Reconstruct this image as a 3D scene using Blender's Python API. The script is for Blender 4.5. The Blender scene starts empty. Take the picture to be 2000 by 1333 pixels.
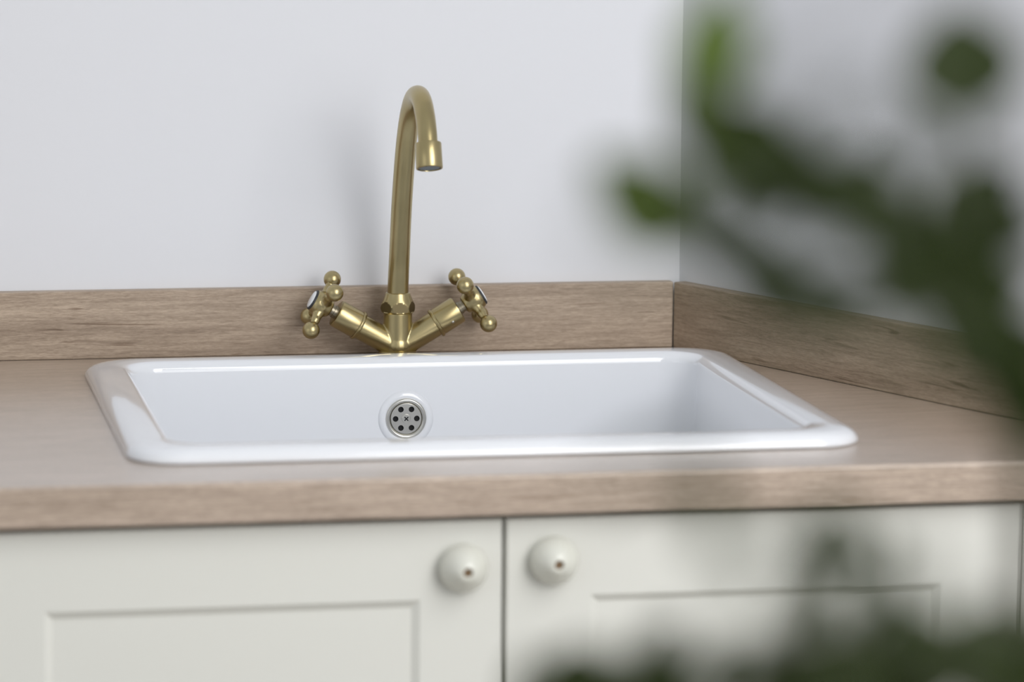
import bpy, bmesh, math, random
from mathutils import Vector, Matrix
from math import sin, cos, pi, sqrt
SC = bpy.context.scene
COL = SC.collection
ZT = 0.9                                  # height of the worktop surface

# ------------------------------------------------------------------ camera
cd = bpy.data.cameras.new('camera'); cam = bpy.data.objects.new('camera', cd); COL.objects.link(cam)
cd.sensor_width = 36.0; cd.lens = 128.36; cd.clip_start = 0.05
cR = Vector((0.981341, -0.192081, 0.008694)); cU = Vector((0.019522, 0.144514, 0.989310)); cF = Vector((0.191284, 0.970680, -0.145567))
cam.matrix_world = Matrix(((cR.x, cU.x, -cF.x, -0.71516), (cR.y, cU.y, -cF.y, -3.44893),
                           (cR.z, cU.z, -cF.z, ZT + 0.52650), (0, 0, 0, 1)))
cd.dof.use_dof = True; cd.dof.focus_distance = 3.42; cd.dof.aperture_fstop = 3.75
SC.camera = cam
SC.view_settings.view_transform = 'Standard'; SC.view_settings.look = 'None'
SC.view_settings.gamma = 1; SC.view_settings.use_curve_mapping = False
SC.view_settings.exposure = 0.31
SC.cycles.use_denoising = True

# ------------------------------------------------------------------ light
w = bpy.data.worlds.new('daylight'); SC.world = w; w.use_nodes = True
bg = w.node_tree.nodes['Background']; bg.inputs[0].default_value = (0.93, 0.965, 1.0, 1); bg.inputs[1].default_value = 0.48
def area(name, loc, target, sx, sy, power, col):
    l = bpy.data.lights.new(name, 'AREA'); l.shape = 'RECTANGLE'; l.size = sx; l.size_y = sy; l.energy = power; l.color = col
    o = bpy.data.objects.new(name, l); COL.objects.link(o); o.location = loc
    o.rotation_euler = (Vector(target) - Vector(loc)).to_track_quat('-Z', 'Y').to_euler()
    return o
area('window_light', (1.45, -3.3, 1.6), (-0.15, 0, 1.0), 3.1, 1.9, 34, (1.0, 0.99, 0.97))
area('side_window_light', (0.73, -1.72, 1.88), (0.22, -0.5, 0.92), 1.5, 1.2, 20, (1.0, 0.99, 0.98))
area('left_fill_light', (-3.6, -3.0, 1.9), (-0.15, 0, 1.0), 2.2, 1.8, 5, (0.96, 0.98, 1.0))  # weak fill added for the brass reflections; no window known on this side

# ------------------------------------------------------------------ helpers
def new_obj(name, me, mat=None, parent=None, smooth=True):
    o = bpy.data.objects.new(name, me); COL.objects.link(o)
    if mat is not None:
        for m in (mat if isinstance(mat, (list, tuple)) else [mat]): me.materials.append(m)
    if parent: o.parent = parent
    if smooth:
        for pl in me.polygons: pl.use_smooth = True
    return o
def from_bm(name, bm, mat=None, parent=None, smooth=True, sharp=None):
    bmesh.ops.recalc_face_normals(bm, faces=bm.faces[:])
    if sharp is not None:
        for e in bm.edges:
            if len(e.link_faces) == 2 and e.calc_face_angle(0) > math.radians(sharp): e.smooth = False
    me = bpy.data.meshes.new(name); bm.to_mesh(me); bm.free()
    return new_obj(name, me, mat, parent, smooth)
def tag(o, label=None, cat=None, group=None, kind=None):
    if label: o['label'] = label
    if cat: o['category'] = cat
    if group: o['group'] = group
    if kind: o['kind'] = kind
    return o
def empty(name, loc=(0, 0, 0), rz=0):
    o = bpy.data.objects.new(name, None); COL.objects.link(o); o.location = loc; o.rotation_euler = (0, 0, rz); o.empty_display_size = 0.05
    return o
def box(bm, x0, x1, y0, y1, z0, z1, bevel=0, seg=2):
    r = bmesh.ops.create_cube(bm, size=1)
    for v in r['verts']:
        v.co = Vector((x0 + (v.co.x + .5) * (x1 - x0), y0 + (v.co.y + .5) * (y1 - y0), z0 + (v.co.z + .5) * (z1 - z0)))
    if bevel:
        es = {e for v in r['verts'] for e in v.link_edges}
        bmesh.ops.bevel(bm, geom=list(es), offset=bevel, segments=seg, profile=.5, affect='EDGES')
def loft(bm, rings, cap0=False, cap1=False, closed=True, mi=None):
    vs = [[bm.verts.new(c) for c in r] for r in rings]
    n = len(rings[0])
    for i, (a, b) in enumerate(zip(vs, vs[1:])):
        for k in range(n if closed else n - 1):
            f = bm.faces.new((a[k], a[(k + 1) % n], b[(k + 1) % n], b[k]))
            if mi: f.material_index = mi[i]
    if cap0: bm.faces.new(vs[0][::-1])
    if cap1: bm.faces.new(vs[-1])
    return vs
def frame_of(a):
    a = Vector(a).normalized(); u = Vector((0, 0, 1)) if abs(a.z) < .95 else Vector((1, 0, 0))
    u = (u - a * a.dot(u)).normalized(); return a, u, a.cross(u)
def lathe(bm, prof, o=(0, 0, 0), axis=(0, 0, 1), n=48, cap0=True, cap1=True, rfun=None):
    """prof: list of (distance along the axis, radius)"""
    a, u, v = frame_of(axis); o = Vector(o); rings = []
    for t, r in prof:
        ring = []
        for k in range(n):
            th = 2 * pi * k / n; rr = rfun(t, r, th) if rfun else r
            ring.append(o + a * t + (u * cos(th) + v * sin(th)) * rr)
        rings.append(ring)
    return loft(bm, rings, cap0, cap1)
def tube(bm, pts, radii, n=24, cap=True):
    pts = [Vector(p) for p in pts]; rings = []; t0 = (pts[1] - pts[0]).normalized()
    _, u, _ = frame_of(t0)
    for i, p in enumerate(pts):
        t = ((pts[min(i + 1, len(pts) - 1)] - pts[max(i - 1, 0)])).normalized()
        u = (u - t * t.dot(u)).normalized(); v = t.cross(u)
        rings.append([p + (u * cos(2 * pi * k / n) + v * sin(2 * pi * k / n)) * radii[i] for k in range(n)])
    return loft(bm, rings, cap, cap)
def catmull(P, sub=8):
    P = [Vector(p) for p in P]; out = []
    for i in range(len(P) - 1):
        p0 = P[i - 1] if i else P[i] * 2 - P[i + 1]; p1, p2 = P[i], P[i + 1]; p3 = P[i + 2] if i + 2 < len(P) else P[i + 1] * 2 - P[i]
        for k in range(sub):
            t = k / sub
            out.append(.5 * ((2 * p1) + (p2 - p0) * t + (2 * p0 - 5 * p1 + 4 * p2 - p3) * t * t + (3 * p1 - p0 - 3 * p2 + p3) * t ** 3))
    return out + [P[-1]]

# ------------------------------------------------------------------ materials
def mat(name, col, rough=.5, metal=0, coat=0, spec=.5):
    m = bpy.data.materials.new(name); m.use_nodes = True; b = m.node_tree.nodes['Principled BSDF']
    b.inputs['Base Color'].default_value = (*col, 1); b.inputs['Roughness'].default_value = rough
    b.inputs['Metallic'].default_value = metal; b.inputs['Coat Weight'].default_value = coat; b.inputs['Coat Roughness'].default_value = .04
    b.inputs['Specular IOR Level'].default_value = spec
    return m
def nodes(m): return m.node_tree.nodes, m.node_tree.links, m.node_tree.nodes['Principled BSDF']
def noise_bump(m, scale, strength, dist=.001, detail=4):
    N, L, b = nodes(m); tc = N.new('ShaderNodeTexCoord'); nz = N.new('ShaderNodeTexNoise'); nz.inputs['Scale'].default_value = scale; nz.inputs['Detail'].default_value = detail
    bp = N.new('ShaderNodeBump'); bp.inputs['Strength'].default_value = strength; bp.inputs['Distance'].default_value = dist
    L.new(tc.outputs['Object'], nz.inputs['Vector']); L.new(nz.outputs['Fac'], bp.inputs['Height']); L.new(bp.outputs[0], b.inputs['Normal'])
    return m
def srgb(r, g, b):
    f = lambda c: (c / 255 / 12.92) if c / 255 <= .04045 else ((c / 255 + .055) / 1.055) ** 2.4
    return f(r), f(g), f(b)

def wood_mat(name, light, dark, line, seed, rough=.45):
    """laminate with an oak print: grain runs along the object's own x"""
    m = mat(name, light, rough, spec=.45); N, L, b = nodes(m)
    tc = N.new('ShaderNodeTexCoord'); mp = N.new('ShaderNodeMapping'); mp.inputs['Location'].default_value = (seed, seed * 1.7, seed * .6)
    L.new(tc.outputs['Object'], mp.inputs['Vector'])
    def nz(sx, sy, scale, detail, rough_, dist=0):
        q = N.new('ShaderNodeMapping'); q.inputs['Scale'].default_value = (sx, sy, sy); L.new(mp.outputs[0], q.inputs['Vector'])
        n = N.new('ShaderNodeTexNoise'); n.inputs['Scale'].default_value = scale; n.inputs['Detail'].default_value = detail; n.inputs['Roughness'].default_value = rough_
        n.inputs['Distortion'].default_value = dist; L.new(q.outputs[0], n.inputs['Vector']); return n
    broad = nz(1.2, 14, 3.2, 3, .55, .6); mid = nz(4, 60, 5, 4, .62, 1.0); fine = nz(20, 260, 7, 4, .65, .6)
    def ramp(src, p0, p1, c0, c1):
        r = N.new('ShaderNodeValToRGB'); r.color_ramp.elements[0].position = p0; r.color_ramp.elements[1].position = p1
        r.color_ramp.elements[0].color = (*c0, 1); r.color_ramp.elements[1].color = (*c1, 1); L.new(src, r.inputs['Fac']); return r
    def mix(a, b_, fac, mode='MIX'):
        x = N.new('ShaderNodeMix'); x.data_type = 'RGBA'; x.blend_type = mode
        if isinstance(fac, float): x.inputs['Factor'].default_value = fac
        else: L.new(fac, x.inputs['Factor'])
        L.new(a, x.inputs[6]); L.new(b_, x.inputs[7]); return x.outputs[2]
    base = ramp(broad.outputs['Fac'], .3, .7, dark, light)
    m2 = ramp(mid.outputs['Fac'], .35, .62, (.78, .76, .74), (1.07, 1.07, 1.07))
    c = mix(base.outputs[0], m2.outputs[0], 1.0, 'MULTIPLY')
    m3 = ramp(fine.outputs['Fac'], .30, .60, (.66, .63, .60), (1.06, 1.06, 1.06))
    c = mix(c, m3.outputs[0], 1.0, 'MULTIPLY')
    # sparse dark cracks in the print
    crack = nz(3.0, 60, 2.2, 2, .5, 1.6); cr = ramp(crack.outputs['Fac'], .27, .35, line, (1, 1, 1))
    c = mix(c, cr.outputs[0], .8, 'MULTIPLY')
    L.new(c, b.inputs['Base Color'])
    bp = N.new('ShaderNodeBump'); bp.inputs['Strength'].default_value = .12; bp.inputs['Distance'].default_value = .0006
    L.new(fine.outputs['Fac'], bp.inputs['Height']); L.new(bp.outputs[0], b.inputs['Normal'])
    return m

M_WALL = noise_bump(mat('wall_paint', srgb(226, 227, 231), .85, spec=.2), 220, .05)
M_CERAMIC = mat('glazed_ceramic', srgb(229, 231, 235), .08, coat=.7, spec=.55)
M_BRASS = mat('brushed_antique_brass', srgb(174, 156, 108), .30, metal=1)
_N, _L, _b = nodes(M_BRASS)
_tc = _N.new('ShaderNodeTexCoord'); _n = _N.new('ShaderNodeTexNoise'); _n.inputs['Scale'].default_value = 28; _n.inputs['Detail'].default_value = 2
_L.new(_tc.outputs['Object'], _n.inputs['Vector'])
_r = _N.new('ShaderNodeMapRange'); _r.inputs['To Min'].default_value = .26; _r.inputs['To Max'].default_value = .32; _L.new(_n.outputs['Fac'], _r.inputs['Value']); _L.new(_r.outputs[0], _b.inputs['Roughness'])
_cr = _N.new('ShaderNodeValToRGB'); _cr.color_ramp.elements[0].color = (*srgb(173, 158, 116), 1); _cr.color_ramp.elements[1].color = (*srgb(184, 169, 127), 1)
_cr.color_ramp.elements[0].position = .3; _cr.color_ramp.elements[1].position = .7; _L.new(_n.outputs['Fac'], _cr.inputs['Fac']); _L.new(_cr.outputs[0], _b.inputs['Base Color'])
M_BRASS_REFL = mat('brass_dark_reflection', srgb(120, 108, 80), .42, metal=1)  # same brass, with the dark reflection on the nut flats put into the colour
M_STEEL = noise_bump(mat('satin_steel', srgb(205, 203, 196), .28, metal=1), 300, .05)
M_STEM = mat('worn_nickel_spindle', srgb(150, 142, 124), .35, metal=1)
M_BLACK = mat('cavity_shade', (.006, .006, .007), .8)  # flat black standing in for the shade inside small recesses
M_RUBBER = mat('dark_rubber_seal', (.03, .032, .036), .5)
M_PORC = mat('white_porcelain', srgb(236, 238, 240), .1, coat=.5)
M_AER = mat('grey_plastic_insert', srgb(120, 128, 134), .5)
M_DOOR = noise_bump(mat('cream_lacquer', srgb(222, 222, 215), .42, spec=.4), 160, .04)
M_KNOB = mat('cream_gloss_knob', srgb(216, 216, 206), .25, coat=.3)
M_SCREW = mat('brown_recess', srgb(120, 96, 70), .7)
M_CARC = mat('carcass_board', srgb(205, 204, 196), .6)
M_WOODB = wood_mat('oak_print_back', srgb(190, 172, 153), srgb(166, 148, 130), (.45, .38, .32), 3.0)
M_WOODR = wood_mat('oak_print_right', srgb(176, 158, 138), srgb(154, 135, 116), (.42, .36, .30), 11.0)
M_WOODT = wood_mat('oak_print_top', srgb(192, 174, 158), srgb(180, 162, 145), (.7, .64, .58), 23.0, .22)
M_WOODT.node_tree.nodes['Principled BSDF'].inputs['Coat Weight'].default_value = 1.0; M_WOODT.node_tree.nodes['Principled BSDF'].inputs['Coat Roughness'].default_value = .33
M_FLOOR = wood_mat('floor_boards_print', srgb(150, 140, 128), srgb(130, 120, 108), (.5, .45, .4), 41.0, .5)
M_POT = noise_bump(mat('grey_clay', srgb(150, 146, 140), .8), 90, .2, .002)
M_SOIL = noise_bump(mat('soil', srgb(58, 44, 34), .95), 120, .8, .004)
M_BARK = noise_bump(mat('olive_brown_bark', srgb(62, 60, 40), .8), 200, .4)
def leaf_mat(name, col, tr):
    m = mat(name, col, .42); N, L, b = nodes(m)
    tc = N.new('ShaderNodeTexCoord'); n = N.new('ShaderNodeTexNoise'); n.inputs['Scale'].default_value = 90; L.new(tc.outputs['Object'], n.inputs['Vector'])
    r = N.new('ShaderNodeValToRGB'); r.color_ramp.elements[0].color = (*[c * .8 for c in col], 1); r.color_ramp.elements[1].color = (*[c * 1.2 for c in col], 1)
    L.new(n.outputs['Fac'], r.inputs['Fac']); L.new(r.outputs[0], b.inputs['Base Color'])
    t = N.new('ShaderNodeBsdfTranslucent'); t.inputs['Color'].default_value = (*tr, 1); mx = N.new('ShaderNodeMixShader'); mx.inputs[0].default_value = .3
    out = N['Material Output']; L.new(b.outputs[0], mx.inputs[1]); L.new(t.outputs[0], mx.inputs[2]); L.new(mx.outputs[0], out.inputs['Surface'])
    return m
M_LEAF = leaf_mat('dark_green_leaf', srgb(72, 84, 44), srgb(76, 98, 32))
M_LEAF2 = leaf_mat('young_green_leaf', srgb(112, 134, 62), srgb(132, 156, 60))

# ------------------------------------------------------------------ room
PHI = 0.40226; CX = 0.12514               # angle of the right-hand wall, corner of the splash boards
DR = Vector((sin(PHI), -cos(PHI), 0)); NR = Vector((-cos(PHI), -sin(PHI), 0))     # along / out of the right wall
TB = 0.014                                # board thickness
def slab(name, poly, z0, z1, m, smooth=False):
    bm = bmesh.new(); loft(bm, [[Vector((x, y, z0)) for x, y in poly], [Vector((x, y, z1)) for x, y in poly]], True, True)
    return from_bm(name, bm, m, smooth=smooth)
# where the two wall planes meet
cw = Vector((CX, 0, 0)) - NR * TB
s = (TB - cw.y) / DR.y; WC = cw + DR * s  # wall corner on y = TB
def off(p, d, n): return (p.x + d.x, p.y + d.y)
e1 = WC + DR * 2.6; bk = -NR * 0.12
c2 = WC + bk; c2s = (TB + .12 - c2.y) / DR.y; c2 = c2 + DR * c2s
tag(slab('wall_back', [(-3.0, TB), (WC.x, WC.y), (c2.x, c2.y), (-3.0, TB + .12)], 0, 2.7, M_WALL), kind='structure')
tag(slab('wall_right', [(WC.x, WC.y), (e1.x, e1.y), (e1.x + bk.x, e1.y + bk.y), (c2.x, c2.y)], 0, 2.7, M_WALL), kind='structure')
tag(slab('floor', [(-3.2, .2), (c2.x, .2), (2.4, -5.2), (-4.2, -5.2)], -.05, 0, M_FLOOR), kind='structure')

# ------------------------------------------------------------------ splash boards
HS = .065
bm = bmesh.new(); box(bm, -1.75, CX, 0, TB, ZT, ZT + HS, .0012)
tag(from_bm('backsplash_board', bm, M_WOODB, smooth=False), 'long brown oak-grain splash board along the back wall behind the brass tap', 'backsplash')
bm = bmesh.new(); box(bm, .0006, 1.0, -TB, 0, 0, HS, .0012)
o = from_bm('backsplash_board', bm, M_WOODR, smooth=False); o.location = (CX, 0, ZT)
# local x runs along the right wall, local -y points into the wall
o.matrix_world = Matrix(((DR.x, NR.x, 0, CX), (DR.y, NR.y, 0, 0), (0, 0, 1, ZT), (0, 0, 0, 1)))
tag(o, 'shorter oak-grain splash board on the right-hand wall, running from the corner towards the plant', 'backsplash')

# ------------------------------------------------------------------ rounded rectangles for the sink
XL, XR, YF, YB = -.4586, .1569, -.5747, -.0673
def rrect(ins, z, r, n=10, x0=XL, x1=XR, y0=YF, y1=YB):
    x0 += ins; x1 -= ins; y0 += ins; y1 -= ins; out = []
    for cx_, cy_, a0 in ((x1 - r, y1 - r, 0), (x0 + r, y1 - r, pi / 2), (x0 + r, y0 + r, pi), (x1 - r, y0 + r, 3 * pi / 2)):
        for k in range(n + 1):
            a = a0 + pi / 2 * k / n; out.append(Vector((cx_ + r * cos(a), cy_ + r * sin(a), z)))
    return out

# ------------------------------------------------------------------ worktop with the sink cut-out
DW = .6541; TW = .0321
wx = lambda y: CX + (-y) * math.tan(PHI)  # x of the right splash board's face at depth y
bm = bmesh.new()
outer = [(-1.75, 0), (CX, 0), (wx(-DW), -DW), (-1.75, -DW)]
hole = rrect(.028, 0, .03)
def ring_to_outer(z, flip):
    hv = [bm.verts.new((v.x, v.y, z)) for v in hole]; ov = [bm.verts.new((x, y, z)) for x, y in outer]
    es = [bm.edges.new((hv[i], hv[(i + 1) % len(hv)])) for i in range(len(hv))] + [bm.edges.new((ov[i], ov[(i + 1) % 4])) for i in range(4)]
    bmesh.ops.triangle_fill(bm, edges=es, use_beauty=True); return hv, ov
h0, o0 = ring_to_outer(ZT, 0); h1, o1 = ring_to_outer(ZT - TW, 1)
for A, B in ((h0, h1), (o0, o1)):
    for i in range(len(A)): bm.faces.new((A[i], A[(i + 1) % len(A)], B[(i + 1) % len(B)], B[i]))
bmesh.ops.dissolve_limit(bm, angle_limit=.001, verts=bm.verts[:], edges=bm.edges[:])
ed = [e for e in bm.edges if abs(e.verts[0].co.y + DW) < 1e-5 and abs(e.verts[1].co.y + DW) < 1e-5 and abs(e.verts[0].co.z - e.verts[1].co.z) < 1e-5]
bmesh.ops.bevel(bm, geom=ed, offset=.003, segments=4, profile=.5, affect='EDGES')
tag(from_bm('worktop', bm, M_WOODT, smooth=False), 'light oak-grain laminate worktop holding the white sink, on cream cabinets', 'countertop')

# ------------------------------------------------------------------ sink
bm = bmesh.new(); rings = []; R0 = .045
rz = lambda i: R0 - min(i, .05) * .30
for k in range(9):
    t = pi / 2 * k / 8; i = .015 * (1 - cos(t)); rings.append(rrect(i, ZT + .0006 + .0115 * sin(t), rz(i)))
rings.append(rrect(.0195, ZT + .0125, rz(.0195))); rings.append(rrect(.0255, ZT + .0124, rz(.0255)))
IW, RI = .0300, .0100
for k in range(9):
    t = pi / 2 * k / 8; i = IW + RI * sin(t); rings.append(rrect(i, ZT + .0118 - RI * (1 - cos(t)), rz(i)))
iw = IW + RI
for k in range(1, 5): rings.append(rrect(iw + .004 * k / 4, ZT - .155 * k / 4, .030))
RB = .026
for k in range(1, 8):
    t = pi / 2 * k / 7; i = iw + .004 + RB * (1 - cos(t)); rings.append(rrect(i, ZT - .155 - RB * sin(t), max(.030 - .02 * sin(t), .006)))
wxc, wyc = (XL + XR) / 2, (YF + YB) / 2
last = rings[-1]
for q, dz in ((.6, -.183), (.25, -.186)):
    rings.append([Vector((wxc + (v.x - wxc) * q, wyc + (v.y - wyc) * q, ZT + dz)) for v in last])
n = len(last); rings.append([Vector((wxc + .044 * cos(2 * pi * (k + .5) / n), wyc + .044 * sin(2 * pi * (k + .5) / n), ZT - .187)) for k in range(n)])
rings.append([Vector((wxc + .04 * cos(2 * pi * (k + .5) / n), wyc + .04 * sin(2 * pi * (k + .5) / n), ZT - .191)) for k in range(n)])
# outside of the bowl, from the waste back up to the underside of the rim
outr = [[Vector((wxc + .04 * cos(2 * pi * (k + .5) / n), wyc + .04 * sin(2 * pi * (k + .5) / n), ZT - .204)) for k in range(n)],
        rrect(.075, ZT - .200, .03), rrect(.042, ZT - .185, .03), rrect(.036, ZT - .15, .03), rrect(.034, ZT - .03, .03), rrect(.034, ZT + .0006, .03), rrect(.0, ZT + .0006, R0)]
loft(bm, rings + outr)
bmesh.ops.remove_doubles(bm, verts=bm.verts[:], dist=1e-6)
sink = from_bm('kitchen_sink', bm, M_CERAMIC)
tag(sink, 'white glazed ceramic inset sink with a rounded rim, set into the oak worktop', 'sink')

def fuse(bm, name, vox, it):
    """merge overlapping turned pieces into one casting with soft fillets"""
    tmp = from_bm('tmp', bm); md = tmp.modifiers.new('r', 'REMESH'); md.mode = 'VOXEL'; md.voxel_size = vox
    sm = tmp.modifiers.new('s', 'SMOOTH'); sm.factor = .5; sm.iterations = it
    me = bpy.data.meshes.new_from_object(tmp.evaluated_get(bpy.context.evaluated_depsgraph_get())); d_ = tmp.data
    bpy.data.objects.remove(tmp); bpy.data.meshes.remove(d_); me.name = name
    return me
def boolean_cut(bm_body, bm_cut, name):
    """difference of two closed meshes, baked to a plain mesh"""
    a = from_bm('body_tmp', bm_body, smooth=False); b = from_bm('cut_tmp', bm_cut, smooth=False)
    md = a.modifiers.new('cut', 'BOOLEAN'); md.operation = 'DIFFERENCE'; md.object = b; md.solver = 'EXACT'
    dg = bpy.context.evaluated_depsgraph_get(); me = bpy.data.meshes.new_from_object(a.evaluated_get(dg)); me.name = name
    for q in (a, b):
        d = q.data; bpy.data.objects.remove(q); bpy.data.meshes.remove(d)
    return me
# overflow grille on the rear wall of the bowl
OX, OZ, OY = -.1580, ZT - .0460, YB - iw - .0012
ax = (0, -1, .02)
bm = bmesh.new(); lathe(bm, [(-.001, .0265), (.0003, .0262), (.0016, .0225), (.0020, .0205), (.0012, .0188)], (OX, OY, OZ), ax, 56, False, False)
from_bm('overflow_recess', bm, M_CERAMIC, sink)
bm = bmesh.new(); lathe(bm, [(0, .0192), (.0022, .0192), (.0034, .0184), (.0036, .0172), (.0030, .0160), (.0012, .0150), (.0004, .0146)], (OX, OY, OZ), ax, 56, False, False)
from_bm('overflow_ring', bm, M_STEEL, sink)
bm = bmesh.new(); lathe(bm, [(-.001, .0144), (.0003, .0144)], (OX, OY, OZ), ax, 40)
from_bm('overflow_shade_disc', bm, M_BLACK, sink, smooth=False)  # black disc painted as the shade behind the grille holes
b1 = bmesh.new(); lathe(b1, [(.0010, .0148), (.0022, .0146), (.0024, .0142)], (OX, OY, OZ), ax, 56)
b2 = bmesh.new(); A, Uv, Vv = frame_of(ax)
for k in range(6):
    th = pi / 3 * k + pi / 2; c = Vector((OX, OY, OZ)) + (Uv * cos(th) + Vv * sin(th)) * .0101
    lathe(b2, [(-.002, .0027), (.006, .0027)], c, ax, 20)
me = boolean_cut(b1, b2, 'overflow_plate'); pl = new_obj('overflow_plate', me, M_STEEL, sink, False)
bm = bmesh.new(); lathe(bm, [(.0020, .0044), (.0030, .0042), (.0034, .0036)], (OX, OY, OZ), ax, 28)
scr = from_bm('screw', bm, M_STEEL, pl, smooth=True, sharp=30)
bm = bmesh.new()
for sg in (-1, 1):
    d = Uv * cos(pi / 4) + Vv * sin(pi / 4) * sg; e = A.cross(d); c = Vector((OX, OY, OZ)) + A * .00345
    for q0 in (0,):
        vs = [c + d * sx * .0025 + e * sy * .00055 + A * sz for sz in (-.0002, .0001) for sx, sy in ((-1, -1), (1, -1), (1, 1), (-1, 1))]
        V = [bm.verts.new(v) for v in vs]
        for q in ((0, 1, 2, 3), (4, 5, 6, 7), (0, 1, 5, 4), (1, 2, 6, 5), (2, 3, 7, 6), (3, 0, 4, 7)): bm.faces.new([V[i] for i in q])
sl = from_bm('screw_slot', bm, M_BLACK, pl, smooth=False)
# waste in the floor of the bowl
bm = bmesh.new(); lathe(bm, [(-.012, .046), (-.0105, .046), (-.009, .042), (-.011, .036), (-.0125, .01), (-.0125, .002)], (wxc, wyc, ZT - .1775), (0, 0, 1), 48)
from_bm('waste_strainer', bm, M_STEEL, sink)

# ------------------------------------------------------------------ tap
FX, FY = -.1543, -.037
tap = empty('mixer_tap', (FX, FY, ZT))
tag(tap, 'antique brass two-handle mixer tap with a swan-neck spout, behind the white sink', 'tap')
AL = Vector((-.864, -.01, .503)).normalized(); AR = Vector((.849, -.029, .527)).normalized()
C0 = Vector((0, 0, .0108))
# fused body: voxel-merged tubes with soft fillets
bm = bmesh.new()
lathe(bm, [(0, .0138), (.0455, .0138)], (0, 0, .0), (0, 0, 1), 40)
lathe(bm, [(0, .0235), (.004, .0230), (.006, .018)], (0, 0, 0), (0, 0, 1), 40)
for a in (AL, AR): lathe(bm, [(-.004, .0118), (.0435, .0124)], C0, a, 40)
bmesh.ops.create_uvsphere(bm, u_segments=24, v_segments=16, radius=.0150, matrix=Matrix.Translation((0, 0, .013)))
me = fuse(bm, 'body', .0008, 5)
me.name = 'body'
for v in me.vertices:
    if v.co.z < .0004: v.co.z = .0004
new_obj('body', me, M_BRASS, tap)
# collar nut: a turned dome cut by eight flats
def nut(t, r, th):
    if .0015 <= t <= .013:
        k = pi / 3; w_ = (th - pi / 6 + k / 2) % k - k / 2; return min(r, .0146 / cos(w_))
    return r
bm = bmesh.new()
lathe(bm, [(0, .0130), (.0003, .0144), (.0012, .0152), (.0020, .0160), (.0032, .0164), (.0045, .0167), (.0060, .0167), (.0072, .0166), (.0084, .0163), (.0095, .0158), (.0105, .0152), (.0118, .0146), (.014, .0137), (.016, .0129), (.018, .0122), (.0195, .0117), (.0200, .0108)],
      (0, 0, .0440), (0, 0, 1), 144, rfun=nut)
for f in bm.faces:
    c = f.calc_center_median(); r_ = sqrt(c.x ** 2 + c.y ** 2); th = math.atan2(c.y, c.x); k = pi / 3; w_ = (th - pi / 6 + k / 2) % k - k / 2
    if .0452 < c.z < .0554 and abs(r_ * cos(w_) - .0146) < .00012: f.material_index = 1  # flats get the painted dark reflection
cn = from_bm('collar_nut', bm, [M_BRASS, M_BRASS_REFL], tap, sharp=14)
# swan-neck spout
sp = [(0, .060), (.0012, .070), (.0045, .085), (.0085, .100), (.0205, .150), (.0400, .201), (.0590, .232), (.0780, .2500), (.0960, .2588), (.1150, .2610), (.1330, .2565), (.1480, .2460), (.1590, .2330), (.1665, .2190)]
pts = catmull([(0, -a, b) for a, b in sp], 8)
bm = bmesh.new(); tube(bm, pts, [.0101 - .0013 * (i / len(pts)) ** 1.3 for i in range(len(pts))], 32); spout = from_bm('spout', bm, M_BRASS, tap)
tip = Vector((0, -.1655, .2225)); ad = Vector((0, -.34, -1)).normalized()
bm = bmesh.new(); lathe(bm, [(0, .0100), (.0003, .0116), (.0012, .0120), (.0232, .0122), (.0240, .0118), (.0241, .0105), (.0225, .0103)], tip, ad, 48, True, False)
aer = from_bm('aerator', bm, M_BRASS, tap, sharp=40)
bm = bmesh.new(); lathe(bm, [(.021, .0103), (.0232, .0103), (.0236, .0085), (.0228, .002)], tip, ad, 40); from_bm('aerator_insert', bm, M_AER, aer)

def valve(a, th0, Rb):
    # ring, cap, spindle
    bm = bmesh.new(); lathe(bm, [(.0420, .0120), (.0424, .0140), (.0432, .0146), (.0448, .0146), (.0455, .0140), (.0458, .012)], C0, a, 48); from_bm('valve_ring', bm, M_BRASS, tap, sharp=40)
    bm = bmesh.new(); lathe(bm, [(.0455, .0120), (.0457, .0133), (.0475, .0135), (.0670, .0135), (.0684, .0131), (.0690, .0120), (.0688, .0070)], C0, a, 48); cap = from_bm('valve_cap', bm, M_BRASS, tap, sharp=40)
    bm = bmesh.new(); lathe(bm, [(.0660, .0062), (.0720, .0062), (.0722, .0055), (.0745, .0055), (.0747, .0064), (.0790, .0064)], C0, a, 32); from_bm('spindle', bm, M_STEM, tap, sharp=40)
    # cross handle
    H = C0 + a * .0850
    h = Vector(H); bm = bmesh.new()
    lathe(bm, [(-.0100, .0064), (-.0090, .0084), (-.0070, .0094), (-.0045, .0104), (-.002, .0116), (.002, .0122), (.0055, .0120), (.0080, .0110), (.0092, .0100)], h, a, 40)
    _, u, v = frame_of(a)
    for k in range(4):
        d = u * cos(th0 + k * pi / 2) + v * sin(th0 + k * pi / 2)
        L_ = Rb
        prof = [(.002, .0074), (.009, .0066), (.0125, .0052), (.0155, .0044), (.0185, .0046)]
        rb = .0084
        for q in range(11):
            ang = pi * (1 - (.14 + .86 * q / 10)); prof.append((L_ + rb * cos(ang), max(rb * sin(ang), .0002)))
        prof = [pt for i, pt in enumerate(prof) if i < 5 or pt[0] > .0190]
        lathe(bm, prof, h, d, 32)
    hd = new_obj('cross_handle', fuse(bm, 'cross_handle', .0006, 4), M_BRASS, tap)
    bm = bmesh.new(); lathe(bm, [(.0085, .0102), (.0102, .0102), (.0108, .0096), (.0108, .006)], h, a, 40); from_bm('button_rim', bm, M_RUBBER, hd, sharp=40)
    bm = bmesh.new(); lathe(bm, [(.0100, .0086), (.0112, .0086), (.0118, .0076), (.0122, .0045), (.0123, .0005)], h, a, 40); b_ = from_bm('button', bm, M_PORC, hd)
    b_['label'] = 'white porcelain button in a dark rim'
    return cap
valve(AL, .585, .0305)
cap = valve(AR, -.714, .0312)
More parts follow.
